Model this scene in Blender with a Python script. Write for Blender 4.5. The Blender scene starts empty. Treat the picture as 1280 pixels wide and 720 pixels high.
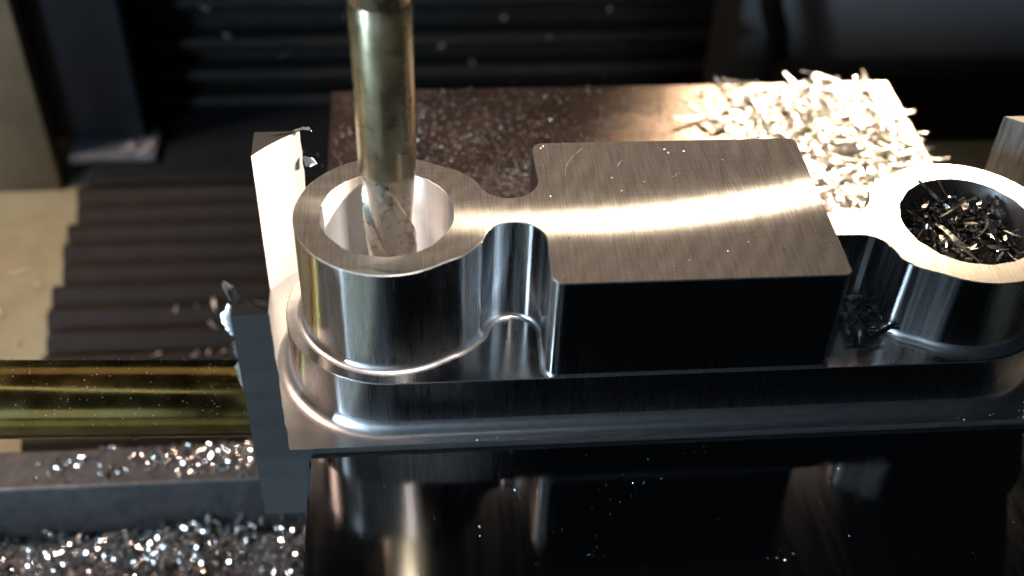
import bpy, bmesh, math, random
from mathutils import Vector, Matrix
from mathutils.geometry import delaunay_2d_cdt

S = 0.001                      # everything below is written in millimetres
random.seed(7)
scene = bpy.context.scene
COL = scene.collection

# ------------------------------------------------------------------ camera
cam_d = bpy.data.cameras.new('camera')
cam = bpy.data.objects.new('camera', cam_d)
COL.objects.link(cam)
rt = Vector((0.99617569, -0.08119163, 0.03227872))
up = Vector((0.03172352, 0.68033171, 0.73221744))
fw = Vector((0.08141016, 0.72839322, -0.6803056))
CAM = Vector((3.1817, -118.1415, 96.9392))
mw = Matrix((rt, up, -fw)).transposed().to_4x4()
mw.translation = CAM * S
cam.matrix_world = mw
cam_d.sensor_width = 36.0
cam_d.lens = 36.0 * 1489.0 / 1280.0
cam_d.clip_start = 0.002
cam_d.clip_end = 20.0
cam_d.dof.use_dof = True
cam_d.dof.focus_distance = 0.160
cam_d.dof.aperture_fstop = 15.0
scene.camera = cam

# ------------------------------------------------------------------ world, lamps, exposure
world = bpy.data.worlds.new('World')
scene.world = world
world.use_nodes = True
bg = world.node_tree.nodes['Background']
bg.inputs[0].default_value = (0.55, 0.75, 1.0, 1)
bg.inputs[1].default_value = 0.006


def area(name, loc, target, sx, sy, power, colour, shape='RECTANGLE', spread=180):
    d = bpy.data.lights.new(name, 'AREA')
    d.shape = shape
    d.size = sx * S
    d.size_y = sy * S
    d.energy = power
    d.color = colour
    d.spread = math.radians(spread)
    o = bpy.data.objects.new(name, d)
    COL.objects.link(o)
    o.location = Vector(loc) * S
    o.rotation_euler = (Vector(target) - Vector(loc)).to_track_quat('-Z', 'Y').to_euler()
    return o


WARM = (1.0, 0.80, 0.58)
COOL = (0.62, 0.82, 1.0)


def spot(name, loc, target, radius, power, colour, size, blend):
    d = bpy.data.lights.new(name, 'SPOT')
    d.energy = power
    d.color = colour
    d.shadow_soft_size = radius * S
    d.spot_size = math.radians(size)
    d.spot_blend = blend
    o = bpy.data.objects.new(name, d)
    COL.objects.link(o)
    o.location = Vector(loc) * S
    o.rotation_euler = (Vector(target) - Vector(loc)).to_track_quat('-Z', 'Y').to_euler()
    return o


wl = spot('work_lamp', (173, 530, 443), (97, 18, -6), 5, 1.1, WARM, 7.6, 1.0)
wl.scale = (2.9, 1, 1)          # beam shaped wide and flat to keep its light off the front jaw
spot('heap_fill', (309, 523, 295), (90, 52, -22), 8, 120.0, (1.0, 0.77, 0.51), 9.2, 1.0)  # extra spot added to brighten the chip heap, not a known lamp
spot('bore_fill', (22, -55, 215), (0, 4, -8), 9, 30.0, (1.0, 0.88, 0.78), 6.6, 0.7)  # invented source, put in to brighten the empty bore
spot('sliver_fill', (255, 46, 62), (-13, 18, -8), 10, 26.0, WARM, 9, 0.7)  # narrow spot added to whiten the corner sliver behind the empty boss
area('warm_top_fill', (20, 330, 270), (20, 0, 0), 420, 200, 0.085, (1.0, 0.78, 0.61))  # added warm fill that the milled tops reflect as brown
area('overhead_tube', (-90, -75, 370), (-20, 0, -25), 330, 8, 0.045, (0.78, 0.90, 1.0))
area('floor_fill', (-260, 60, 260), (-105, 70, -92), 60, 60, 0.26, (1.0, 0.69, 0.53), 'DISK', 60)  # fill light added to lift the tan floor and chips at left
area('window', (-240, -175, 20), (-5, 0, -20), 50, 170, 1.55, COOL)
area('window_far_pane', (-80, -300, 0), (0, 0, -20), 120, 130, 0.03, COOL)

scene.view_settings.view_transform = 'Standard'
scene.view_settings.look = 'None'
scene.view_settings.exposure = 0.0
scene.view_settings.gamma = 1.0
scene.view_settings.use_curve_mapping = False
scene.render.engine = 'CYCLES'
cy = scene.cycles
cy.max_bounces = 12
cy.glossy_bounces = 8
cy.diffuse_bounces = 4
cy.sample_clamp_indirect = 2.5
cy.blur_glossy = 0.0
cy.use_denoising = True
cy.caustics_reflective = True


# ------------------------------------------------------------------ material helpers
def new_mat(name):
    m = bpy.data.materials.new(name)
    m.use_nodes = True
    nt = m.node_tree
    b = nt.nodes['Principled BSDF']
    return m, nt, b


def node(nt, kind, **kw):
    n = nt.nodes.new(kind)
    for k, v in kw.items():
        setattr(n, k, v)
    return n


def coords(nt, scale=(1, 1, 1), rot=(0, 0, 0)):
    """object coordinates in millimetres, then scaled"""
    tc = node(nt, 'ShaderNodeTexCoord')
    mp = node(nt, 'ShaderNodeMapping')
    mp.inputs['Scale'].default_value = [1000.0 * s for s in scale]
    mp.inputs['Rotation'].default_value = rot
    nt.links.new(tc.outputs['Object'], mp.inputs['Vector'])
    return mp.outputs[0]


def noise(nt, vec, scale, detail=3.0, rough=0.55, dist=0.0):
    n = node(nt, 'ShaderNodeTexNoise')
    n.inputs['Scale'].default_value = scale
    n.inputs['Detail'].default_value = detail
    n.inputs['Roughness'].default_value = rough
    n.inputs['Distortion'].default_value = dist
    nt.links.new(vec, n.inputs['Vector'])
    return n.outputs['Fac']


def ramp(nt, fac, stops):
    r = node(nt, 'ShaderNodeValToRGB')
    e = r.color_ramp.elements
    while len(e) < len(stops):
        e.new(0.5)
    for el, (p, c) in zip(e, stops):
        el.position = p
        el.color = c if len(c) == 4 else (*c, 1)
    nt.links.new(fac, r.inputs[0])
    return r.outputs[0]


def maprange(nt, fac, a, b, c, d):
    n = node(nt, 'ShaderNodeMapRange')
    for i, v in zip(range(1, 5), (a, b, c, d)):
        n.inputs[i].default_value = v
    nt.links.new(fac, n.inputs[0])
    return n.outputs[0]


def math_(nt, op, a, b):
    n = node(nt, 'ShaderNodeMath', operation=op)
    for i, v in enumerate((a, b)):
        if isinstance(v, (int, float)):
            n.inputs[i].default_value = v
        else:
            nt.links.new(v, n.inputs[i])
    return n.outputs[0]


def bump(nt, b, height, strength, dist_mm):
    n = node(nt, 'ShaderNodeBump')
    n.inputs['Strength'].default_value = strength
    n.inputs['Distance'].default_value = dist_mm * S
    nt.links.new(height, n.inputs['Height'])
    nt.links.new(n.outputs[0], b.inputs['Normal'])
    return n


def tangent(nt, b, v):
    n = node(nt, 'ShaderNodeCombineXYZ')
    for i in range(3):
        n.inputs[i].default_value = v[i]
    nt.links.new(n.outputs[0], b.inputs['Tangent'])


def metal_top(name='face_milled_aluminium', rough=(0.13, 0.155), aniso=0.92, dist='BECKMANN'):
    """face-milled aluminium: fine cutter lines running front to back, faint lap arcs of the cutter"""
    m, nt, b = new_mat(name)
    fine = noise(nt, coords(nt, (9.0, 0.25, 1)), 1.0, 3)
    cross = noise(nt, coords(nt, (0.12, 5.0, 1)), 1.0, 4)
    blot = noise(nt, coords(nt, (0.16, 0.16, 0.16)), 1.0, 4, 0.6)
    tc = node(nt, 'ShaderNodeTexCoord')
    mp = node(nt, 'ShaderNodeMapping')
    mp.inputs['Location'].default_value = (0.045, -0.02, 0)
    nt.links.new(tc.outputs['Object'], mp.inputs['Vector'])
    wv = node(nt, 'ShaderNodeTexWave', wave_type='RINGS', rings_direction='Z')
    wv.inputs['Scale'].default_value = 110.0
    wv.inputs['Distortion'].default_value = 1.2
    wv.inputs['Detail'].default_value = 2.0
    wv.inputs['Detail Scale'].default_value = 6.0
    nt.links.new(mp.outputs[0], wv.inputs['Vector'])
    arcs = math_(nt, 'MULTIPLY', wv.outputs['Fac'], maprange(nt, blot, 0.35, 0.65, 0.0, 1.0))
    mix = math_(nt, 'ADD', math_(nt, 'MULTIPLY', fine, 0.58), math_(nt, 'MULTIPLY', cross, 0.2))
    mix = math_(nt, 'ADD', mix, math_(nt, 'MULTIPLY', arcs, 0.12))
    col = ramp(nt, mix, [(0.30, (0.50, 0.47, 0.44)), (0.62, (0.93, 0.90, 0.86))])
    outs = []
    parts = [(1.0, aniso, dist)] if dist == 'GGX' else [(1.08, aniso, 'BECKMANN'), (1.15, 0.86, 'GGX')]
    rr = maprange(nt, blot, 0.3, 0.7, *rough)
    for k, an, di in parts:
        g = node(nt, 'ShaderNodeBsdfAnisotropic', distribution=di)
        nt.links.new(col, g.inputs['Color'])
        nt.links.new(math_(nt, 'MULTIPLY', rr, k), g.inputs['Roughness'])
        g.inputs['Anisotropy'].default_value = an
        tangent(nt, g, (0.11, 0.994, 0))
        bump(nt, g, mix, 0.12, 0.005)
        outs.append(g.outputs[0])
    nt.nodes.remove(b)
    if len(outs) == 2:
        mx = node(nt, 'ShaderNodeMixShader')
        mx.inputs[0].default_value = 0.5
        nt.links.new(outs[0], mx.inputs[1])
        nt.links.new(outs[1], mx.inputs[2])
        outs = [mx.outputs[0]]
    nt.links.new(outs[0], nt.nodes['Material Output'].inputs[0])
    return m


def metal_wall(rough=0.28, aniso=-0.62, name='side_milled_aluminium', dist='BECKMANN'):
    """side-milled aluminium: faint upright feed marks, highlight drawn out upwards"""
    m, nt, b = new_mat(name)
    v = noise(nt, coords(nt, (2.2, 2.2, 0.05)), 1.0, 3)
    st = noise(nt, coords(nt, (0.05, 0.05, 2.4)), 1.0, 3)
    g = node(nt, 'ShaderNodeBsdfAnisotropic', distribution=dist)
    mix = math_(nt, 'ADD', math_(nt, 'MULTIPLY', v, 0.6), math_(nt, 'MULTIPLY', st, 0.4))
    nt.links.new(ramp(nt, mix, [(0.3, (0.70, 0.70, 0.71)), (0.7, (0.88, 0.88, 0.89))]), g.inputs['Color'])
    nt.links.new(maprange(nt, v, 0.3, 0.7, rough * 0.92, rough * 1.08), g.inputs['Roughness'])
    g.inputs['Anisotropy'].default_value = aniso
    tangent(nt, g, (0, 0, 1))
    bump(nt, g, mix, 0.07, 0.012)
    nt.nodes.remove(b)
    nt.links.new(g.outputs[0], nt.nodes['Material Output'].inputs[0])
    return m


def metal_soft(name, rough, col=(0.82, 0.82, 0.83), vary=0.25):
    m, nt, b = new_mat(name)
    b.inputs['Metallic'].default_value = 1
    b.inputs['Base Color'].default_value = (*col, 1)
    v = noise(nt, coords(nt, (1.2, 1.2, 1.2)), 1.0, 4)
    nt.links.new(maprange(nt, v, 0.3, 0.7, rough * (1 - vary), rough * (1 + vary)), b.inputs['Roughness'])
    bump(nt, b, v, 0.2, 0.02)
    return m


def matte(name, c1, c2, scale, rough=0.6, bumpmm=0.05, metallic=0.0, strength=0.4, sxyz=(1, 1, 1)):
    m, nt, b = new_mat(name)
    v = noise(nt, coords(nt, sxyz), scale, 5, 0.6)
    nt.links.new(ramp(nt, v, [(0.3, c1), (0.7, c2)]), b.inputs['Base Color'])
    b.inputs['Roughness'].default_value = rough
    b.inputs['Metallic'].default_value = metallic
    if bumpmm:
        bump(nt, b, v, strength, bumpmm)
    return m


M = {}
M['top'] = metal_top()
M['turned'] = metal_top('turned_aluminium', (0.42, 0.48), 0.1, 'GGX')
M['wall'] = metal_wall()
M['bore'] = metal_wall(0.62, -0.5, 'bored_aluminium', 'GGX')
M['fillet'] = metal_soft('milled_fillet_aluminium', 0.33, vary=0.07)
M['fillet'].node_tree.nodes['Bump'].inputs['Strength'].default_value = 0.03
M['sawn'] = matte('sawn_aluminium', (0.42, 0.42, 0.43), (0.60, 0.595, 0.59), 0.5, 0.5, 0.05, 0.35, sxyz=(1, 1, 0.15))
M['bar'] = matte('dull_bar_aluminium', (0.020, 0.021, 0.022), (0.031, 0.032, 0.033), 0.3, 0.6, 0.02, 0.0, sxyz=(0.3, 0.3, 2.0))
M['burr'] = metal_soft('torn_aluminium', 0.34, (0.55, 0.55, 0.56))
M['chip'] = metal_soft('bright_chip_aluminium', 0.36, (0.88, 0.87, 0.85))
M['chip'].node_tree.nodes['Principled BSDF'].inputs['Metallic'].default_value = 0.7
M['darkened_chip'] = metal_soft('shade_darkened_chip_aluminium', 0.22, (0.50, 0.49, 0.47))  # chip metal with the shade of the bore put into its colour
M['glint_chip'] = metal_soft('glinting_chip_aluminium', 0.2, (0.9, 0.89, 0.88))
M['dust'] = metal_soft('aluminium_dust', 0.42, (0.85, 0.76, 0.69))
M['dust'].node_tree.nodes['Principled BSDF'].inputs['Metallic'].default_value = 0.5


def gold(name='gold_coated_steel', c1=(0.38, 0.26, 0.075), c2=(0.50, 0.38, 0.14), rough=(0.16, 0.24)):
    m, nt, b = new_mat(name)
    b.inputs['Metallic'].default_value = 1
    v = noise(nt, coords(nt, (0.25, 0.25, 0.25)), 1.0, 4)
    nt.links.new(ramp(nt, v, [(0.3, c1), (0.7, c2)]), b.inputs['Base Color'])
    nt.links.new(maprange(nt, v, 0.3, 0.7, *rough), b.inputs['Roughness'])
    f = noise(nt, coords(nt, (1.5, 1.5, 1.5)), 1.0, 3)
    bump(nt, b, f, 0.1, 0.01)
    return m


M['gold'] = gold()
M['olive'] = gold('olive_coated_steel', (0.31, 0.28, 0.19), (0.41, 0.38, 0.28), (0.24, 0.34))
M['cutter'] = metal_soft('ground_cutter_steel', 0.3, (0.62, 0.57, 0.50))
M['cutter'].node_tree.nodes['Bump'].inputs['Strength'].default_value = 0.03


def ground_steel():
    m, nt, b = new_mat('ground_vise_steel')
    b.inputs['Metallic'].default_value = 1
    b.inputs['Base Color'].default_value = (0.29, 0.29, 0.30, 1)
    v = noise(nt, coords(nt, (0.6, 0.05, 0.6)), 1.0, 4)
    nt.links.new(maprange(nt, v, 0.3, 0.7, 0.07, 0.13), b.inputs['Roughness'])
    b.inputs['Anisotropic'].default_value = 0.6
    tangent(nt, b, (0, 1, 0))
    bump(nt, b, v, 0.12, 0.01)
    return m


M['steel'] = ground_steel()


def dusty_steel():
    m, nt, b = new_mat('dusty_vise_steel')
    b.inputs['Metallic'].default_value = 0.75
    big = noise(nt, coords(nt, (0.09, 0.12, 0.1)), 1.0, 5, 0.65)
    fin = noise(nt, coords(nt, (1.4, 1.4, 1.4)), 1.0, 4, 0.7)
    mix = math_(nt, 'ADD', math_(nt, 'MULTIPLY', big, 0.6), math_(nt, 'MULTIPLY', fin, 0.4))
    nt.links.new(ramp(nt, mix, [(0.35, (0.062, 0.041, 0.032)), (0.65, (0.20, 0.145, 0.12))]), b.inputs['Base Color'])
    nt.links.new(maprange(nt, big, 0.3, 0.7, 0.30, 0.40), b.inputs['Roughness'])
    bump(nt, b, fin, 0.6, 0.08)
    return m


M['dusty'] = dusty_steel()
M['floor_cut'] = metal_soft('end_milled_floor_aluminium', 0.2)
M['black_rubber'] = matte('black_bellows_rubber', (0.004, 0.0038, 0.0036), (0.011, 0.010, 0.009), 0.3, 0.62, 0.1)
M['black_paint'] = matte('blue_black_paint', (0.005, 0.007, 0.010), (0.009, 0.012, 0.016), 0.15, 0.5, 0.02)
for k_ in ('black_rubber', 'black_paint'):
    M[k_].node_tree.nodes['Principled BSDF'].inputs['Specular IOR Level'].default_value = 0.25
M['foot_paint'] = matte('grey_blue_casting', (0.045, 0.06, 0.075), (0.08, 0.10, 0.12), 0.15, 0.4, 0.04)
M['tan_board'] = matte('tan_fibreboard', (0.18, 0.185, 0.125), (0.25, 0.255, 0.175), 0.12, 0.75, 0.08)
M['tan_panel'] = matte('tan_panel_board', (0.07, 0.055, 0.03), (0.11, 0.088, 0.05), 0.06, 0.8, 0.05)
M['table'] = matte('grey_cast_table', (0.055, 0.057, 0.06), (0.10, 0.103, 0.108), 0.3, 0.5, 0.05, 0.6)
M['grey_panel'] = matte('grey_enclosure_paint', (0.42, 0.45, 0.49), (0.50, 0.53, 0.57), 0.05, 0.6, 0.02)


# ------------------------------------------------------------------ object helpers (mm in, metres out)
def thing(name, loc, label, cat, group=None):
    o = bpy.data.objects.new(name, None)
    COL.objects.link(o)
    o.empty_display_size = 0.005
    o.location = Vector(loc) * S
    o['label'] = label
    o['category'] = cat
    if group:
        o['group'] = group
    return o


def origin_of(o):
    v = Vector((0, 0, 0))
    while o is not None:
        v = v + Vector(o.location) / S
        o = o.parent
    return v


def mk(name, verts, faces, mats, parent=None, smooth=False, mat_idx=None, loc=None, sharp=None, bevel=0):
    """verts in world mm; the mesh is stored relative to its parent (or loc)"""
    base = origin_of(parent) if parent else Vector(loc or (0, 0, 0))
    me = bpy.data.meshes.new(name)
    me.from_pydata([tuple((Vector(v) - base) * S) for v in verts], [], [tuple(f) for f in faces])
    if not isinstance(mats, (list, tuple)):
        mats = [mats]
    for m in mats:
        me.materials.append(m)
    if mat_idx:
        me.polygons.foreach_set('material_index', mat_idx)
    bm = bmesh.new()
    bm.from_mesh(me)
    bmesh.ops.recalc_face_normals(bm, faces=bm.faces)
    bm.to_mesh(me)
    bm.free()
    if smooth:
        me.polygons.foreach_set('use_smooth', [True] * len(me.polygons))
        if sharp:
            me.set_sharp_from_angle(angle=math.radians(sharp))
    o = bpy.data.objects.new(name, me)
    COL.objects.link(o)
    if parent:
        o.parent = parent
    else:
        o.location = base * S
    if bevel:
        bv = o.modifiers.new('edge', 'BEVEL')
        bv.width = bevel * S
        bv.segments = 2
        bv.limit_method = 'ANGLE'
    return o


def tag(o, label=None, cat=None, group=None, kind=None):
    for k, v in (('label', label), ('category', cat), ('group', group), ('kind', kind)):
        if v:
            o[k] = v
    return o


def box_vf(x0, x1, y0, y1, z0, z1):
    v = [(x, y, z) for z in (z0, z1) for y in (y0, y1) for x in (x0, x1)]
    f = [(0, 2, 3, 1), (4, 5, 7, 6), (0, 1, 5, 4), (2, 6, 7, 3), (0, 4, 6, 2), (1, 3, 7, 5)]
    return v, f


def box(name, x0, x1, y0, y1, z0, z1, mat, parent=None, bevel=0.3, loc=None):
    v, f = box_vf(x0, x1, y0, y1, z0, z1)
    return mk(name, v, f, mat, parent, bevel=bevel, loc=loc)


def arc(cx, cy_, r, a0, a1, n):
    return [(cx + r * math.cos(math.radians(a0 + (a1 - a0) * i / n)),
             cy_ + r * math.sin(math.radians(a0 + (a1 - a0) * i / n))) for i in range(n + 1)]


def resample(pts, step, closed=True):
    out = []
    n = len(pts)
    for i in range(n if closed else n - 1):
        a, b = Vector(pts[i]), Vector(pts[(i + 1) % n])
        k = max(1, int((b - a).length / step))
        for j in range(k):
            out.append(tuple(a.lerp(b, j / k)))
    if not closed:
        out.append(tuple(pts[-1]))
    return out


def normals2(pts, closed=True):
    n = len(pts)
    out = []
    for i in range(n):
        if closed:
            a, b = pts[i - 1], pts[(i + 1) % n]
        else:
            a, b = pts[max(i - 1, 0)], pts[min(i + 1, n - 1)]
        d = (Vector(b) - Vector(a))
        d = d.normalized() if d.length else Vector((1, 0))
        out.append(Vector((d.y, -d.x)))          # outward for a counter-clockwise outline
    return out


def extrude_profile(name, outline, rows, mats, parent, closed=True, holes=(), top=True, clamp=None, wall_idx=None):
    """outline counter-clockwise; rows = [(outward offset, z, material index of the strip above)] from the top down.
    holes: (outline counter-clockwise, rows) with offsets measured INTO the hole's metal."""
    V, F, MI = [], [], []
    loops = []

    def wall(pts, rws, close, flip):
        nr = normals2(pts, close)
        ids = []
        for (off, z, _m) in rws:
            row = []
            for p, q in zip(pts, nr):
                x, y = p[0] + q.x * off, p[1] + q.y * off
                if clamp and not flip:
                    x, y = clamp(x, y)
                row.append(len(V))
                V.append((x, y, z))
            ids.append(row)
        n = len(pts)
        for r in range(len(rws) - 1):
            for i in range(n if close else n - 1):
                j = (i + 1) % n
                F.append((ids[r][i], ids[r + 1][i], ids[r + 1][j], ids[r][j]))
                MI.append(rws[r + 1][2])
        loops.append(ids[0])

    wall(outline, rows, closed, False)
    for (h, hr) in holes:
        wall(h, [(-o if True else o, z, m) for (o, z, m) in hr], True, True)
    if top:
        pts = [Vector(V[i][:2]) for lp in loops for i in lp]
        ids = [i for lp in loops for i in lp]
        edges, k = [], 0
        for lp in loops:
            for i in range(len(lp)):
                edges.append((k + i, k + (i + 1) % len(lp)))
            k += len(lp)
        res = delaunay_2d_cdt(pts, edges, [], 1 if not holes else 4, 1e-5)
        nv, _, nf, ov, _, _ = res
        z = rows[0][1]
        mp = []
        for i, p in enumerate(nv):
            if ov[i]:
                mp.append(ids[ov[i][0]])
            else:
                mp.append(len(V))
                V.append((p.x, p.y, z))
        hole_polys = [h for h, _ in holes]

        def inside(c, poly):
            w = False
            for i in range(len(poly)):
                (x1, y1), (x2, y2) = poly[i - 1], poly[i]
                if (y1 > c[1]) != (y2 > c[1]) and c[0] < (x2 - x1) * (c[1] - y1) / (y2 - y1) + x1:
                    w = not w
            return w
        outer = [V[i][:2] for i in loops[0]]
        for f in nf:
            c = (sum(nv[i].x for i in f) / len(f), sum(nv[i].y for i in f) / len(f))
            if not inside(c, outer) or any(inside(c, h) for h in hole_polys):
                continue
            F.append(tuple(mp[i] for i in f))
            MI.append(0)
    me = bpy.data.meshes.new(name)
    base = origin_of(parent)
    me.from_pydata([tuple((Vector(v) - base) * S) for v in V], [], F)
    for m in mats:
        me.materials.append(m)
    me.polygons.foreach_set('material_index', MI)
    bm = bmesh.new()
    bm.from_mesh(me)
    bmesh.ops.recalc_face_normals(bm, faces=bm.faces)
    # keep the outside outside: the first flat top face has to look up
    for f in bm.faces:
        if f.material_index == 0 and abs(f.normal.z) > 0.9:
            if f.normal.z < 0:
                bmesh.ops.reverse_faces(bm, faces=bm.faces)
            break
    bm.to_mesh(me)
    bm.free()
    me.polygons.foreach_set('use_smooth', [True] * len(me.polygons))
    me.set_sharp_from_angle(angle=math.radians(32))
    o = bpy.data.objects.new(name, me)
    COL.objects.link(o)
    o.parent = parent
    return o


def fillet_rows(ztop, zbot, rf, ch=0.12):
    rows = [(-ch, ztop, 0), (0, ztop - ch, 2), (0, zbot + rf, 1)]
    n = 6
    for i in range(1, n + 1):
        a = math.radians(90 * i / n)
        rows.append((rf * (1 - math.cos(a)), zbot + rf * (1 - math.sin(a)), 2))
    return rows


def tube_vf(path, rad, n=10, cap=True):
    V, F = [], []
    path = [Vector(p) for p in path]
    t0 = (path[1] - path[0]).normalized()
    ref = Vector((0, 0, 1)) if abs(t0.z) < 0.9 else Vector((1, 0, 0))
    for i, p in enumerate(path):
        a, b = path[max(i - 1, 0)], path[min(i + 1, len(path) - 1)]
        t = (b - a).normalized()
        u = t.cross(ref).normalized()
        w = u.cross(t).normalized()
        r = rad[i] if isinstance(rad, (list, tuple)) else rad
        for k in range(n):
            an = 2 * math.pi * k / n
            V.append(tuple(p + u * r * math.cos(an) + w * r * math.sin(an)))
    for i in range(len(path) - 1):
        for k in range(n):
            a = i * n + k
            b = i * n + (k + 1) % n
            F.append((a, b, b + n, a + n))
    if cap:
        F.append(tuple(range(n)))
        F.append(tuple(range((len(path) - 1) * n, len(path) * n)))
    return V, F


# ================================================================== THE SETTING
# fibreboard floor of the enclosure, table, bellows
o = box('floor', -330, 330, -260, 330, -104, -92, M['tan_board'], bevel=0, loc=(0, 0, -92))
tag(o, kind='structure')

# ================================================================== WORKPIECE
YC = 0.45
XR = 78.0
ZP = -16.6       # plinth top
ZB = -26.0       # stock top
ZS = -39.6       # stock underside
ZR = -3.95       # lower right boss
X0, X1, Y0, Y1 = -18.4, 94.9, -16.3, 20.4

work = thing('milled_workpiece', (38, 2, ZS),
             'half-milled bright aluminium block with two bored round bosses clamped in the vise', 'workpiece')

# --- upper profile, left half: ring, neck
PF = (15.9, YC - 6.45)
PB = (15.9, YC + 6.45)
PR = 4.0


def ring_neck(cut, R=12.0):
    """counter-clockwise outline of a boss ring at the origin with half of its neck, from the back cut round to the front cut"""
    p = [(cut, PB[1] - PR)]
    p += arc(PB[0], PB[1], PR, 268, 186, 14)
    q = R / 12.0
    p += [(10.75 * q, YC + 7.35 * q), (9.15 * q, YC + 8.85 * q)]
    a0 = math.degrees(math.atan2(9.9, 6.8))
    p += arc(0, YC, R, a0, 360 - a0, 84)
    p += [(9.15 * q, YC - 8.85 * q), (10.75 * q, YC - 7.35 * q)]
    p += arc(PF[0], PF[1], PR, 174, 92, 14)
    p += [(cut, PF[1] + PR)]
    return p


def smooth_open(p, it=2):
    for _ in range(it):
        q = [p[0]]
        for i in range(1, len(p) - 1):
            q.append(tuple(0.25 * Vector(p[i - 1]) + 0.5 * Vector(p[i]) + 0.25 * Vector(p[i + 1])))
        q.append(p[-1])
        p = q
    return p


def dense_circle(cx, cy_, r, n=128):
    return [(cx + r * math.cos(2 * math.pi * i / n), cy_ + r * math.sin(2 * math.pi * i / n)) for i in range(n)]


YF, YBK = -13.95, 14.75


def clamp_y(x, y):
    return x, min(max(y, YF), YBK)


mats3 = [M['top'], M['wall'], M['fillet']]
hole_rows = [(-0.12, 0, 0), (0, -0.12, 2), (0, -25.0, 1)]


def hole_of(cx, ztop, r=8.5):
    return (dense_circle(cx, YC, r), [(-0.14, ztop, 0), (0, ztop - 0.14, 2), (0, -25.5, 3)])


mats4 = [M['top'], M['wall'], M['fillet'], M['bore']]
out = smooth_open(resample(ring_neck(15.9), 0.5, closed=False))
ring_l = extrude_profile('boss_ring', out, fillet_rows(0, ZP, 1.0), mats4, work, closed=False,
                         holes=[hole_of(0, 0)], clamp=clamp_y)
ring_l['label'] = 'taller round boss with an empty bright bore'

# --- centre block with the other half of the neck
p = [(15.9, PF[1] + PR)]
p += arc(PF[0], PF[1], PR, 88, 4, 14)
p += [(19.75, YF + 2.0)]
p += arc(19.75 + 1.6, YF + 1.6, 1.6, 180, 270, 8)
p += arc(57.0 - 1.0, YF + 1.0, 1.0, 270, 360, 6)
p += arc(57.0 - 1.4, YBK - 1.4, 1.4, 0, 90, 8)
p += arc(19.75 + 1.6, YBK - 1.6, 1.6, 90, 180, 8)
p += [(19.75, YBK - 4)]
p += arc(PB[0], PB[1], PR, -4, -88, 14)
p += [(15.9, PB[1] - PR)]
out = resample(p, 0.5, closed=False)


block = extrude_profile('centre_block', out, fillet_rows(0, ZP, 0.65), mats4, work, closed=False, clamp=clamp_y)

M['scratch'] = metal_soft('scratched_aluminium', 0.38, (0.9, 0.88, 0.85))
for path, w in (([(23.6, 7.0), (23.9, 9.2), (24.9, 11.2), (26.7, 13.3)], 0.07), ([(31.0, 8.4), (30.9, 9.4), (31.9, 10.5)], 0.06),
                ([(30.9, -1.5), (31.0, -4.5), (30.8, -9.5)], 0.06), ([(38, 6.5), (39.4, 7.6), (40.2, 7.4)], 0.05),
                ([(44, -6), (46.5, -5.4), (47.3, -4.4)], 0.045)):
    path = smooth_open(resample(path, 0.4, closed=False), 4)
    V, F = [], []
    for q, nr in zip(path, normals2(path, False)):
        V += [(q[0] - nr.x * w / 2, q[1] - nr.y * w / 2, 0.004), (q[0], q[1], 0.018), (q[0] + nr.x * w / 2, q[1] + nr.y * w / 2, 0.004)]
    for i in range(len(path) - 1):
        F += [(3 * i, 3 * i + 1, 3 * i + 4, 3 * i + 3), (3 * i + 1, 3 * i + 2, 3 * i + 5, 3 * i + 4)]
    mk('scratch', V, F, M['scratch'], block)

# --- lower right boss, neck reaching into the block
out = ring_neck(21.2, 12.7)
out = smooth_open(resample(out, 0.5, closed=False))
out = [(XR - x, y) for x, y in out][::-1]
ring_r = extrude_profile('boss_ring', out, fillet_rows(ZR, ZP, 1.3), [M['turned'], M['wall'], M['fillet'], M['bore']], work, closed=False,
                         holes=[hole_of(XR, ZR, 9.0)], clamp=clamp_y)
ring_r['label'] = 'lower round boss whose bore is full of chips'


# --- plinth (stadium) with holes for the bores
def stadium(xa, xb, yc, r):
    return resample(arc(xa, yc, r, 90, 270, 48) + arc(xb, yc, r, -90, 90, 48), 0.8)


yc_p = (YF + YBK) / 2
r_p = (YBK - YF) / 2
plinth = extrude_profile('plinth', stadium(0, XR, yc_p, r_p), fillet_rows(ZP, ZB, 2.1, 0.1), [M['floor_cut'], M['wall'], M['fillet'], M['bore']], work,
                         holes=[(dense_circle(0, YC, 8.5), [(0, ZP, 0), (0, -25.9, 3)]),
                                (dense_circle(XR, YC, 9.0), [(0, ZP, 0), (0, -25.9, 3)])])

# --- stock below the plinth and the four corner slivers left at its ends
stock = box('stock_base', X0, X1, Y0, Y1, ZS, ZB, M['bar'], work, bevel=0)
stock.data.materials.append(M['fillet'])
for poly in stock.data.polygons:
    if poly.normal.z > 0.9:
        poly.material_index = 1


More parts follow.
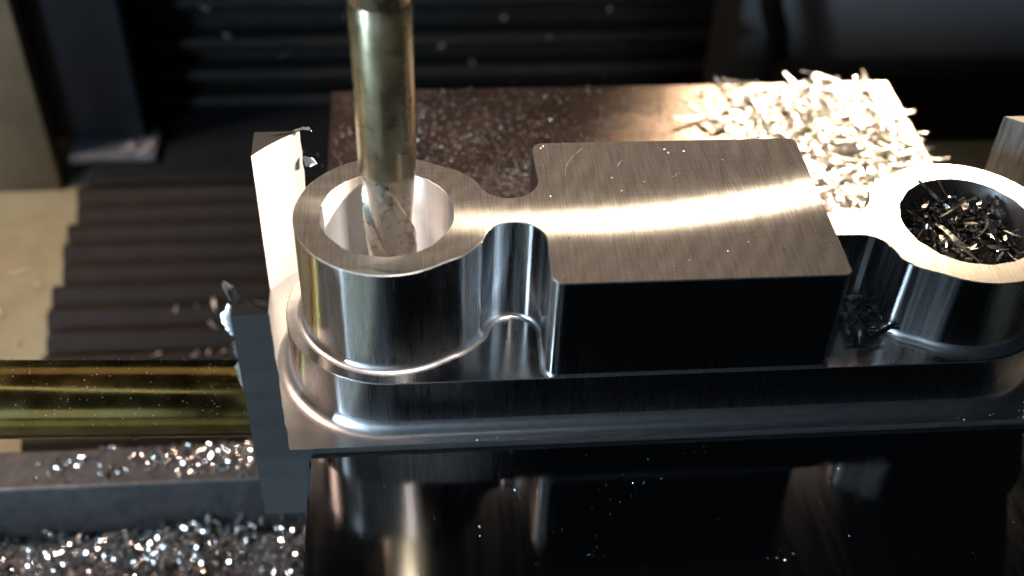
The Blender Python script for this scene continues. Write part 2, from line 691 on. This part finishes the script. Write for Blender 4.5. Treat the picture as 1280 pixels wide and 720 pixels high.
def sliver(cx, sx, sy, R, ztop, seed, face_mat, side_mat):
    """corner left standing outside the cutter's circle (cx, YC, R)"""
    rnd = random.Random(seed)
    xe = X0 if sx < 0 else X1
    ye = Y0 if sy < 0 else Y1
    dx, dy = xe - cx, ye - YC
    xa = cx + sx * math.sqrt(max(R * R - dy * dy, 0))
    ya = YC + sy * math.sqrt(max(R * R - dx * dx, 0))
    a0 = math.atan2(dy, xa - cx)
    a1 = math.atan2(ya - YC, dx)
    if a1 - a0 > math.pi:
        a1 -= 2 * math.pi
    if a0 - a1 > math.pi:
        a1 += 2 * math.pi
    n = 10
    loop = [(cx + R * math.cos(a0 + (a1 - a0) * i / n), YC + R * math.sin(a0 + (a1 - a0) * i / n)) for i in range(n + 1)]
    loop.append((xe, ye))
    rows = 15
    V, F, MI = [], [], []
    for r in range(rows):
        z = ztop + (ZB - ztop) * r / (rows - 1)
        for i, (x, y) in enumerate(loop):
            j = 0.10 if 0 < r < rows - 1 and i in (0, n) else 0.0
            V.append((x + rnd.uniform(-j, j) * (1 if i == 0 else 0), y + rnd.uniform(-j, j) * (1 if i == n else 0),
                      z))
    m = len(loop)
    for r in range(rows - 1):
        for i in range(m):
            k = (i + 1) % m
            F.append((r * m + i, r * m + k, (r + 1) * m + k, (r + 1) * m + i))
            MI.append(0 if i < n else 1)
    F.append(tuple(range(m)))
    MI.append(1)
    return mk('corner_sliver', V, F, [face_mat, side_mat], work, mat_idx=MI)


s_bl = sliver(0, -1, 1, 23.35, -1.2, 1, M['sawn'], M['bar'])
s_bl['label'] = 'brightly lit corner sliver behind the empty boss'
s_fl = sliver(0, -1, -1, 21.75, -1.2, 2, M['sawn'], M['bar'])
s_fl['label'] = 'dark grey corner sliver with a ragged burr, in front of the gold rod'
M['scored'] = matte('scored_aluminium', (0.12, 0.115, 0.11), (0.46, 0.44, 0.41), 1.0, 0.5, 0.12, 0.4, 0.6, sxyz=(1.5, 1.5, 0.12))
s_br = sliver(XR, 1, 1, 23.35, -1.2, 3, M['scored'], M['bar'])
s_br['label'] = 'scored grey corner sliver behind the chip-filled boss'


def burr(parent, pts, width, direction, seed, curl=0.5):
    """thin torn foil hanging off an edge; pts run along the edge, the foil curls towards its free rim"""
    rnd = random.Random(seed)
    d = Vector(direction).normalized()
    t = (Vector(pts[-1]) - Vector(pts[0])).normalized()
    nrm = d.cross(t).normalized()
    V, F = [], []
    n = len(pts)
    w = width
    for i, p in enumerate(pts):
        p = Vector(p)
        taper = min(1.0, 0.35 + 2.2 * min(i, n - 1 - i) / n)
        w = 0.6 * w + 0.4 * width * rnd.uniform(0.1, 1.9)
        ww = w * taper
        for k in range(4):
            f = k / 3
            V.append(tuple(p + d * ww * f + nrm * ww * curl * f * f + t * rnd.uniform(-0.12, 0.12) * f))
    for i in range(n - 1):
        for k in range(3):
            F.append((i * 4 + k, i * 4 + k + 1, i * 4 + k + 5, i * 4 + k + 4))
    o = mk('burr', V, F, M['burr'], parent)
    so = o.modifiers.new('thick', 'SOLIDIFY')
    so.thickness = 0.06 * S
    return o


# torn in flakes with gaps between them
burr(s_fl, [(X0 - 0.02, Y0 + 4.8 - k * .26, -1.1 + 1.1 * math.sin(k / 3.4)) for k in range(11)], 1.1, (-0.75, -0.2, 0.6), 5, 0.3)
burr(s_fl, [(X0 - 0.02, Y0 + 1.7 - k * .12, -1.15 - k * 0.30) for k in range(13)], 0.95, (-0.95, -0.1, 0.15), 6, -0.35)
burr(s_fl, [(X0 - 0.02, Y0 + 0.15, -5.6 - k * 0.36) for k in range(9)], 0.95, (-0.95, 0.15, 0.1), 8, 0.4)
burr(s_fl, [(X0 - 0.02, Y0 + 0.15, -9.3 - k * 0.4) for k in range(12)], 0.7, (-0.95, 0.25, 0.1), 18, -0.4)
burr(s_bl, [(-13.0 + 0.28 * k, Y1 - 0.15, -1.15 + 0.35 * math.sin(k / 3)) for k in range(10)], 1.0, (0.2, -0.45, 0.25), 9, 0.6)
burr(s_bl, [(-12.1 + .05 * k, Y1 - 0.2, -5.4 - k * 0.3) for k in range(7)], 1.5, (0.95, 0.15, 0.05), 10, -0.3)

# ================================================================== VISE
vise = thing('machine_vise', (41, 2, -76), 'dark steel machine vise with a ground mirror-like front jaw and dusty back jaw', 'vise')
jaw = box('moving_jaw', -11.4, 94.5, -84, Y0 - 0.05, -52, -27.0, M['steel'], vise, bevel=0.35)
jaw['label'] = 'smooth black mirror-like jaw top in front of the workpiece'
fj = box('fixed_jaw', -10.9, 94.8, Y1 + 0.05, 69.5, -60, -27.0, M['dusty'], vise, bevel=0.4)
fj['label'] = 'dusty brown jaw top behind the workpiece'
bed = box('vise_bed', -6, 88, -90, 76, -76, -60.3, M['black_paint'], vise, bevel=0.8)
box('parallel_step', -10.9, 94.5, Y0 + 0.02, Y0 + 5, -60, ZS - 0.05, M['steel'], vise, bevel=0.2)

# ================================================================== END MILL
mill = thing('end_mill', (0.3, 0.5, -14), 'gold-coated end mill standing upright in the empty bore', 'end mill')


def lathe_vf(cx, cy_, prof, n=48):
    V, F = [], []
    for (r, z) in prof:
        for k in range(n):
            a = 2 * math.pi * k / n
            V.append((cx + r * math.cos(a), cy_ + r * math.sin(a), z))
    for i in range(len(prof) - 1):
        for k in range(n):
            F.append((i * n + k, i * n + (k + 1) % n, (i + 1) * n + (k + 1) % n, (i + 1) * n + k))
    F.append(tuple(range(n)))
    F.append(tuple(range((len(prof) - 1) * n, len(prof) * n)))
    return V, F


TX, TY = 0.3, 0.5
V, F = lathe_vf(TX, TY, [(3.45, 7.4), (3.58, 7.7), (3.62, 30.3), (3.55, 30.6)])
mk('shank', V, F, M['olive'], mill, smooth=True, sharp=35)
V, F = lathe_vf(TX, TY, [(3.55, 30.6), (3.74, 30.9), (3.74, 95), (3.5, 96)])
mk('collar', V, F, M['olive'], mill, smooth=True, sharp=35)
# fluted end, twisted cross-section
V, F = [], []
n, rows = 54, 40
for r in range(rows):
    z = 7.5 - 21.0 * r / (rows - 1)
    tw = r / (rows - 1) * math.radians(200)
    depth = min(1.0, r / 5.0)
    for k in range(n):
        a = 2 * math.pi * k / n
        ph = (a * 3 / (2 * math.pi)) % 1.0
        rad = 3.45 - depth * (1.0 * (1 - ph) ** 1.2 if ph > 0.12 else 0.15)
        V.append((TX + rad * math.cos(a + tw), TY + rad * math.sin(a + tw), z))
for r in range(rows - 1):
    for k in range(n):
        F.append((r * n + k, r * n + (k + 1) % n, (r + 1) * n + (k + 1) % n, (r + 1) * n + k))
F.append(tuple(range(n)))
F.append(tuple(range((rows - 1) * n, rows * n)))
mk('fluted_end', V, F, M['cutter'], mill, smooth=True, sharp=40)

# ================================================================== GOLD ROD (work stop)
rod = thing('stop_rod', (-60, 0.5, -76), 'thick gold-coated round rod lying level against the grey end of the workpiece', 'rod')
a, b = Vector((-150, 0.5, -27.6)), Vector((-18.6, 0.5, -34.3))
d = (b - a)
V, F = tube_vf([a + d * t for t in (0, .02, .5, .99, 1.0)], [5.5, 5.65, 5.65, 5.65, 5.3], 48)
mk('rod_shank', V, F, M['gold'], rod, smooth=True, sharp=40)
# clamp post far along the rod, outside the picture, that carries it
box('clamp_post', -152, -138, -6, 7, -92, -22, M['black_paint'], rod, bevel=0.5)

# ================================================================== TABLE, BELLOWS, COLUMN, PANELS
table = thing('machine_table', (0, 8, -92), 'grey slotted machine table strewn with chips below the gold rod', 'machine table')
box('table_rail', -200, 200, 14.0, 22.5, -84, -70, M['table'], table, bevel=0.5)
box('table_rail', -200, 200, -60, -12, -84, -70, M['table'], table, bevel=0.5)
box('slot_floor', -200, 200, -70, 30, -92, -84.2, M['table'], table, bevel=0.0)


def bellows(name, label, x0f, x1f, ribs, parent_loc):
    t = thing(name, parent_loc, label, 'bellows cover')
    for (y, z, jit) in ribs:
        pass
    return t


lb = thing('way_bellows', (0, 90, -92), 'flat black ribbed bellows cover sprinkled with chips left of the vise', 'bellows cover')
rnd = random.Random(3)
k = 0
y = 34.0
while y < 118:
    j = rnd.uniform(-0.8, 0.8) - (y - 34) * 0.05
    V, F = [], []
    prof = [(y, -91.9), (y, -86.6), (y + 2.4, -84.2), (y + 3.6, -84.0), (y + 4.6, -84.3), (y + 7.05, -86.8), (y + 7.05, -91.9)]
    for x in (-73 + j, 100):
        for (py, pz) in prof:
            V.append((x, py, pz))
    m = len(prof)
    for i in range(m):
        F.append((i, (i + 1) % m, m + (i + 1) % m, m + i))
    F.append(tuple(range(m)))
    F.append(tuple(range(m, 2 * m)))
    mk('rib', V, F, M['black_rubber'], lb)
    y += 7.1

box('end_plate', -76, 100, 119.3, 155.5, -91.95, -85, M['black_paint'], lb, bevel=0.5)
ub = thing('column_bellows', (5, 155, -92), 'upright black ribbed bellows cover behind the vise and gold tool', 'bellows cover')
box('backing', -66, 84, 156, 160, -92, -20, M['black_rubber'], ub, bevel=0)
for z in (-46, -55, -66.5, -76, -84):
    V, F = [], []
    prof = [(156, z - 4.0), (151.5, z - 2.2), (150.0, z + 0.2), (151.0, z + 1.6), (156, z + 2.4)]
    for x in (-65, 82):
        for (py, pz) in prof:
            V.append((x, py, pz))
    m = len(prof)
    for i in range(m):
        F.append((i, (i + 1) % m, m + (i + 1) % m, m + i))
    F.append(tuple(range(m)))
    F.append(tuple(range(m, 2 * m)))
    mk('rib', V, F, M['black_rubber'], ub)

colm = thing('support_column', (-71, 132, -85), 'blue-black square column on a grey-blue foot at the corner of the bellows', 'column')
box('post', -86, -62.5, 133, 152, -82.2, 20, M['black_paint'], colm, bevel=1.0)
box('foot', -81, -59.5, 126, 138, -84.95, -82.3, M['foot_paint'], colm, bevel=1.0)

pan = thing('tan_side_panel', (-130, 128, -92), 'dim tan upright board beyond the far left of the bellows', 'panel')
box('board', -190, -84, 125, 131, -92, 60, M['tan_panel'], pan, bevel=0.3)

gp = thing('enclosure_panel', (160, 170, -92), 'dim grey-blue enclosure panel in the far upper right', 'panel')
box('sheet', 87, 330, 168, 171, -91.9, 0, M['grey_panel'], gp, bevel=0.3)
dk = thing('motor_housing', (150, 141, -92), 'black rounded motor housing in the shade at the right of the vise', 'motor')
box('casing', 99, 330, 136, 147, -92, -69, M['black_rubber'], dk, bevel=4)
V, F = tube_vf([(94, 152, -40), (95.5, 152, -48), (98, 152, -58), (101, 151.5, -66), (102, 151.3, -74), (100, 151.3, -84), (97, 151.3, -91)], 3.0, 14)
o = mk('cable', V, F, M['black_rubber'], None, smooth=True, loc=(97, 147, -92))
tag(o, 'thick black cable hanging in front of the grey-blue panel behind the chip heap', 'cable')

# ================================================================== CHIPS
def chip_mesh(seed, L, w, th, curl, mat='chip', n=6):
    """a needle chip: a bent, twisted sliver, thicker to one end, with a torn outline"""
    rnd = random.Random(seed)
    V, F = [], []
    tw = rnd.uniform(-2.4, 2.4)
    lean = rnd.uniform(-0.3, 0.3)
    side = rnd.uniform(-0.5, 0.5)
    for i in range(n):
        t = i / (n - 1) - 0.5
        an = curl * t
        if abs(curl) > 0.05:
            x, z = L / curl * math.sin(an), L / curl * (math.cos(an) - 1)
        else:
            x, z = L * t, 0
        ww = w * (0.3 + 0.7 * math.cos((t + lean * 0.4) * 2.4)) * rnd.uniform(0.75, 1.2)
        y0 = side * L * 0.5 * t * t
        ca, sa = math.cos(tw * t), math.sin(tw * t)
        for (u, v) in ((-ww / 2, 0), (ww / 2, 0), (ww * 0.15, th * rnd.uniform(0.7, 1.2))):
            V.append((x, y0 + u * ca - v * sa, z + u * sa + v * ca))
    for i in range(n - 1):
        for k in range(3):
            F.append((i * 3 + k, i * 3 + (k + 1) % 3, (i + 1) * 3 + (k + 1) % 3, (i + 1) * 3 + k))
    F += [(0, 1, 2), (n * 3 - 3, n * 3 - 2, n * 3 - 1)]
    me = bpy.data.meshes.new('needle_chip')
    me.from_pydata([tuple(Vector(v) * S) for v in V], [], F)
    me.materials.append(M[mat])
    me.update()
    return me


VARS = {}
for kind, mat, l0, l1, w0, w1 in (('heap', 'chip', 1.4, 6.6, 0.4, 1.3), ('bore', 'darkened_chip', 2.6, 7.5, 0.6, 1.15), ('fine', 'glint_chip', 0.9, 2.6, 0.4, 0.8)):
    VARS[kind] = []
    for i in range(22):
        r_ = random.Random(100 + i)
        VARS[kind].append(chip_mesh(i, l0 + (l1 - l0) * r_.random() ** 1.3, r_.uniform(w0, w1), r_.uniform(0.15, 0.4), r_.choice((-1, 1)) * r_.uniform(0.1, 1.6) * r_.random(), mat))


def chip(rnd, pos, label, group, tilt=0.3, scale=1.0, heading=None, kind='heap'):
    o = bpy.data.objects.new('needle_chip', rnd.choice(VARS[kind]))
    COL.objects.link(o)
    o.location = Vector(pos) * S
    h = rnd.uniform(0, 2 * math.pi) if heading is None else heading
    o.rotation_euler = (rnd.gauss(0, 0.45) if kind == 'heap' else rnd.uniform(-math.pi, math.pi), rnd.gauss(0, tilt), h)
    s = scale * rnd.uniform(0.8, 1.2)
    o.scale = (s, s, s)
    tag(o, label, 'metal chip', group)
    return o


def stuff_chips(name, rnd, places, tilt, label, scale=1.0, kind='heap'):
    """many small chips joined into one uncountable heap"""
    V, F = [], []
    for pos in places:
        me = rnd.choice(VARS[kind])
        rot = Matrix.Rotation(rnd.uniform(0, 6.28), 4, 'Z') @ Matrix.Rotation(rnd.gauss(0, tilt), 4, 'Y') @ Matrix.Rotation(rnd.gauss(0, 0.45) if kind == 'heap' else rnd.uniform(-3, 3), 4, 'X')
        s = scale * rnd.uniform(0.6, 1.2)
        b0 = len(V)
        for v in me.vertices:
            V.append(tuple(rot @ (v.co / S * s) + Vector(pos)))
        for pl in me.polygons:
            F.append(tuple(b0 + i for i in pl.vertices))
    o = mk(name, V, F, VARS[kind][0].materials[0], loc=places[0])
    tag(o, label, 'chips', None, 'stuff')
    return o


rnd = random.Random(21)
# in the bore of the lower boss
pl = []
for i in range(420):
    r_ = 7.5 * math.sqrt(rnd.random())
    a_ = rnd.uniform(0, 6.28)
    pl.append((XR + r_ * math.cos(a_), YC + r_ * math.sin(a_), ZR - 2.7 + rnd.uniform(-3.5, 0.8)))
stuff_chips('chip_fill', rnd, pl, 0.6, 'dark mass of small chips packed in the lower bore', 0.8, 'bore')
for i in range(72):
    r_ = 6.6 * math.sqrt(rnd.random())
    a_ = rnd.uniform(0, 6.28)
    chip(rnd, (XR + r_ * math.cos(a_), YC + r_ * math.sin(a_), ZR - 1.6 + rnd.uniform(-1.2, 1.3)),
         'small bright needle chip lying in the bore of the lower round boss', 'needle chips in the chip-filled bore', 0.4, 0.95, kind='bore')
# in the pocket between block and lower boss
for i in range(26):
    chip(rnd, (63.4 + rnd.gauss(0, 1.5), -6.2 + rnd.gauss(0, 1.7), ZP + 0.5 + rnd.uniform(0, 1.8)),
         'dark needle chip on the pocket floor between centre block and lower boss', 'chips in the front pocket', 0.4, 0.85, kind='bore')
# heap on the dusty jaw


def heap_h(x, y):
    h = 1.1 * math.exp(-(((x - 82) / 13) ** 2 + ((y - 50) / 19) ** 2))
    return h


pl = []
for i in range(1150):
    x, y = rnd.gauss(80, 8.5), rnd.gauss(49, 13)
    if x > 94 or y > 69 or y < 23 or x < 58:
        continue
    pl.append((x, y, -26.7 + rnd.random() * (heap_h(x, y) * 0.8)))
stuff_chips('chip_heap', rnd, pl, 0.12, 'heap of small bright chips piled on the right end of the dusty jaw', 1.0)
c = 0
while c < 105:
    x, y = rnd.gauss(79, 9.5), rnd.gauss(49, 14)
    if x > 93.5 or y > 69 or y < 23 or x < 50 or (x < 60 and y < 50):
        continue
    chip(rnd, (x, y, -26.5 + heap_h(x, y) * rnd.uniform(0.75, 1.05)),
         'bright needle chip lying in the heap on the dusty back jaw', 'needle chips heaped on the dusty jaw', 0.13, 1.05)
    c += 1
for (x, y) in ((54, 57), (56, 60), (58, 62), (59, 57), (61, 60), (57, 55), (60, 64), (63, 58), (64, 63), (55, 62)):
    chip(rnd, (x, y, -26.3), 'bright needle chip at the thin left edge of the heap on the dusty jaw', 'stray chips beside the heap', 0.15, 0.95)
o = chip(rnd, (80.5, 69.3, -25.4), 'single long chip sticking out over the far edge of the dusty jaw', None, 0.05, 1.3, 2.6)
o = chip(rnd, (36.5, 66, -26.3), 'lone short chip standing at the far rim of the jaw left of the heap', None, 0.9, 0.6)
o = chip(rnd, (30.5, 44, -26.4), 'lone warm-lit chip lying on the dusty jaw beyond the centre block', None, 0.05, 0.9, 0.5)

# bottom-left slot full of chips
clumps = [(rnd.uniform(-78, -14), rnd.uniform(-12, 13), rnd.uniform(2, 6)) for i in range(26)]
pl = []
for i in range(3000):
    if i % 3 == 0:
        pl.append((rnd.uniform(-78, -13), rnd.uniform(-14, 13.5), -83.8 + rnd.uniform(0, 1.6)))
    else:
        cx, cy_, cr = rnd.choice(clumps)
        x, y = rnd.gauss(cx, cr), rnd.gauss(cy_, cr * 0.7)
        if y < 13.2 and x < -12.5:
            pl.append((x, y, -83.8 + rnd.uniform(0, 3.4)))
stuff_chips('slot_chips', rnd, pl, 0.35, 'layer of bright chips filling the table slot below the rod', 1.0, 'fine')
for i in range(34):
    x, y = rnd.uniform(-74, -14), rnd.uniform(-4, 13)
    chip(rnd, (x, y, -80.4 + rnd.uniform(-0.5, 0.8)), 'bright blurred chip on top of the layer filling the table slot', 'chips on top in the table slot', 0.3, 1.1, kind='fine')
for i in range(26):
    x, y = rnd.triangular(-66, -20, -28), rnd.uniform(15.5, 22)
    chip(rnd, (x, y, -69.6 + rnd.uniform(0, .5)), 'bright chip lying on the grey table rail under the gold rod', 'chips along the table rail', 0.2, 0.9, kind='fine')
pl = []
rc = [(rnd.triangular(-62, -16, -30), rnd.uniform(16, 22), rnd.uniform(1.5, 5)) for i in range(14)]
while len(pl) < 420:
    cx, cy_, cr = rnd.choice(rc)
    x, y = rnd.gauss(cx, cr), rnd.gauss(cy_, 1.6)
    if not (14.4 < y < 22.3 and x < -12.5):
        continue
    pl.append((x, y, -69.8 + rnd.uniform(0, .4)))
stuff_chips('rail_chips', rnd, pl, 0.2, 'scatter of tiny bright chips on the grey table rail', 0.75, 'fine')
# on the bellows, lying along the tops of the ribs
for i in range(46):
    px, py = rnd.triangular(-64, -20, -34), 37.2 + 7.1 * rnd.choice((0, 1, 1, 2, 2, 2, 3, 3, 4, 5))
    chip(rnd, (px, py + rnd.uniform(-.6, .6), -83.6), 'blurred silver chip resting on a rib of the flat black bellows', 'chips on the flat bellows', 0.3, 0.55)
for (px, pz) in ((-42, -64), (-28, -70), (-12, -59), (-47, -56), (28, -60), (12, -68), (40, -66), (20, -73), (55, -58)):
    chip(rnd, (px, 149.6, pz + 1.0), 'faint chip caught on a rib of the upright black bellows', 'chips on the upright bellows', 0.2, 0.8)
for (px, py) in ((-88, 94), (-83, 90), (-90, 82), (-83, 71), (-95, 76), (-86, 64), (-93, 55)):
    chip(rnd, (px, py, -91.5), 'blurred silver chip lying on the tan board floor', 'chips on the tan board', 0.2, 0.9)
for i in range(9):
    chip(rnd, (-64 + rnd.uniform(-4, 3), 129 + rnd.uniform(-2, 3), -81.9), 'glinting chip lying on the foot of the blue-black column', 'chips on the column foot', 0.2, 0.8)


# ------------------------------------------------------------------ dust: tiny specks, one object per surface
def dust(name, label, places, smin, smax, seed, mat='dust'):
    r_ = random.Random(seed)
    V, F = [], []
    for p in places:
        s = r_.uniform(smin, smax) * (1.6 if r_.random() < 0.08 else 1.0)
        b0 = len(V)
        e = Matrix.Rotation(r_.uniform(0, 6.28), 3, 'Z') @ Matrix.Rotation(r_.uniform(-.6, .6), 3, 'X')
        for q in ((-1, -.5, 0), (1, -.4, .1), (.2, .8, 0), (.1, .1, .7)):
            V.append(tuple(Vector(p) + e @ (Vector(q) * s)))
        F += [(b0, b0 + 1, b0 + 2), (b0, b0 + 1, b0 + 3), (b0 + 1, b0 + 2, b0 + 3), (b0 + 2, b0, b0 + 3)]
    o = mk(name, V, F, M[mat], loc=places[0])
    tag(o, label, 'dust', None, 'stuff')
    return o


r_ = random.Random(5)
dust('metal_dust', 'fine bright metal dust strewn over the dusty back jaw',
     [(r_.uniform(-10, 94), 21.5 + 47.5 * r_.random(), -26.96) for i in range(5200)] + [(r_.gauss(22, 14), r_.gauss(42, 9), -26.96) for i in range(2600)], 0.06, 0.19, 1)
jp = [(r_.uniform(-10.5, 90), -16.8 - 42 * r_.random() ** 1.4, -26.99) for i in range(120)]
for i in range(16):
    cx, cy_ = r_.uniform(-6, 85), -17 - 26 * r_.random() ** 1.3
    jp += [(cx + r_.gauss(0, 1.3), min(-16.7, cy_ + r_.gauss(0, 0.8)), -26.99) for k in range(r_.randint(3, 10))]
dust('metal_dust', 'tiny grey specks on the smooth black front jaw', jp, 0.03, 0.15, 2, 'darkened_chip')
dust('metal_dust', 'tiny bright specks on top of the milled workpiece',
     [(r_.uniform(20.5, 56.5), r_.uniform(-13, 14), 0.01) for i in range(42)], 0.06, 0.2, 3)
dust('metal_dust', 'tiny specks along the ledge of the workpiece',
     [(r_.uniform(0, 90), r_.uniform(-16.1, -14.6), ZB + 0.02) for i in range(40)], 0.06, 0.18, 4)
pl = []
for i in range(260):
    t = r_.uniform(0.70, 0.985)
    a_ = r_.uniform(0.1, 3.0)
    c_ = a + d * t
    pl.append((c_.x, c_.y + 5.65 * math.cos(a_), c_.z + 5.65 * math.sin(a_)))
dust('metal_dust', 'fine dust specks clinging to the gold rod', pl, 0.03, 0.08, 6)
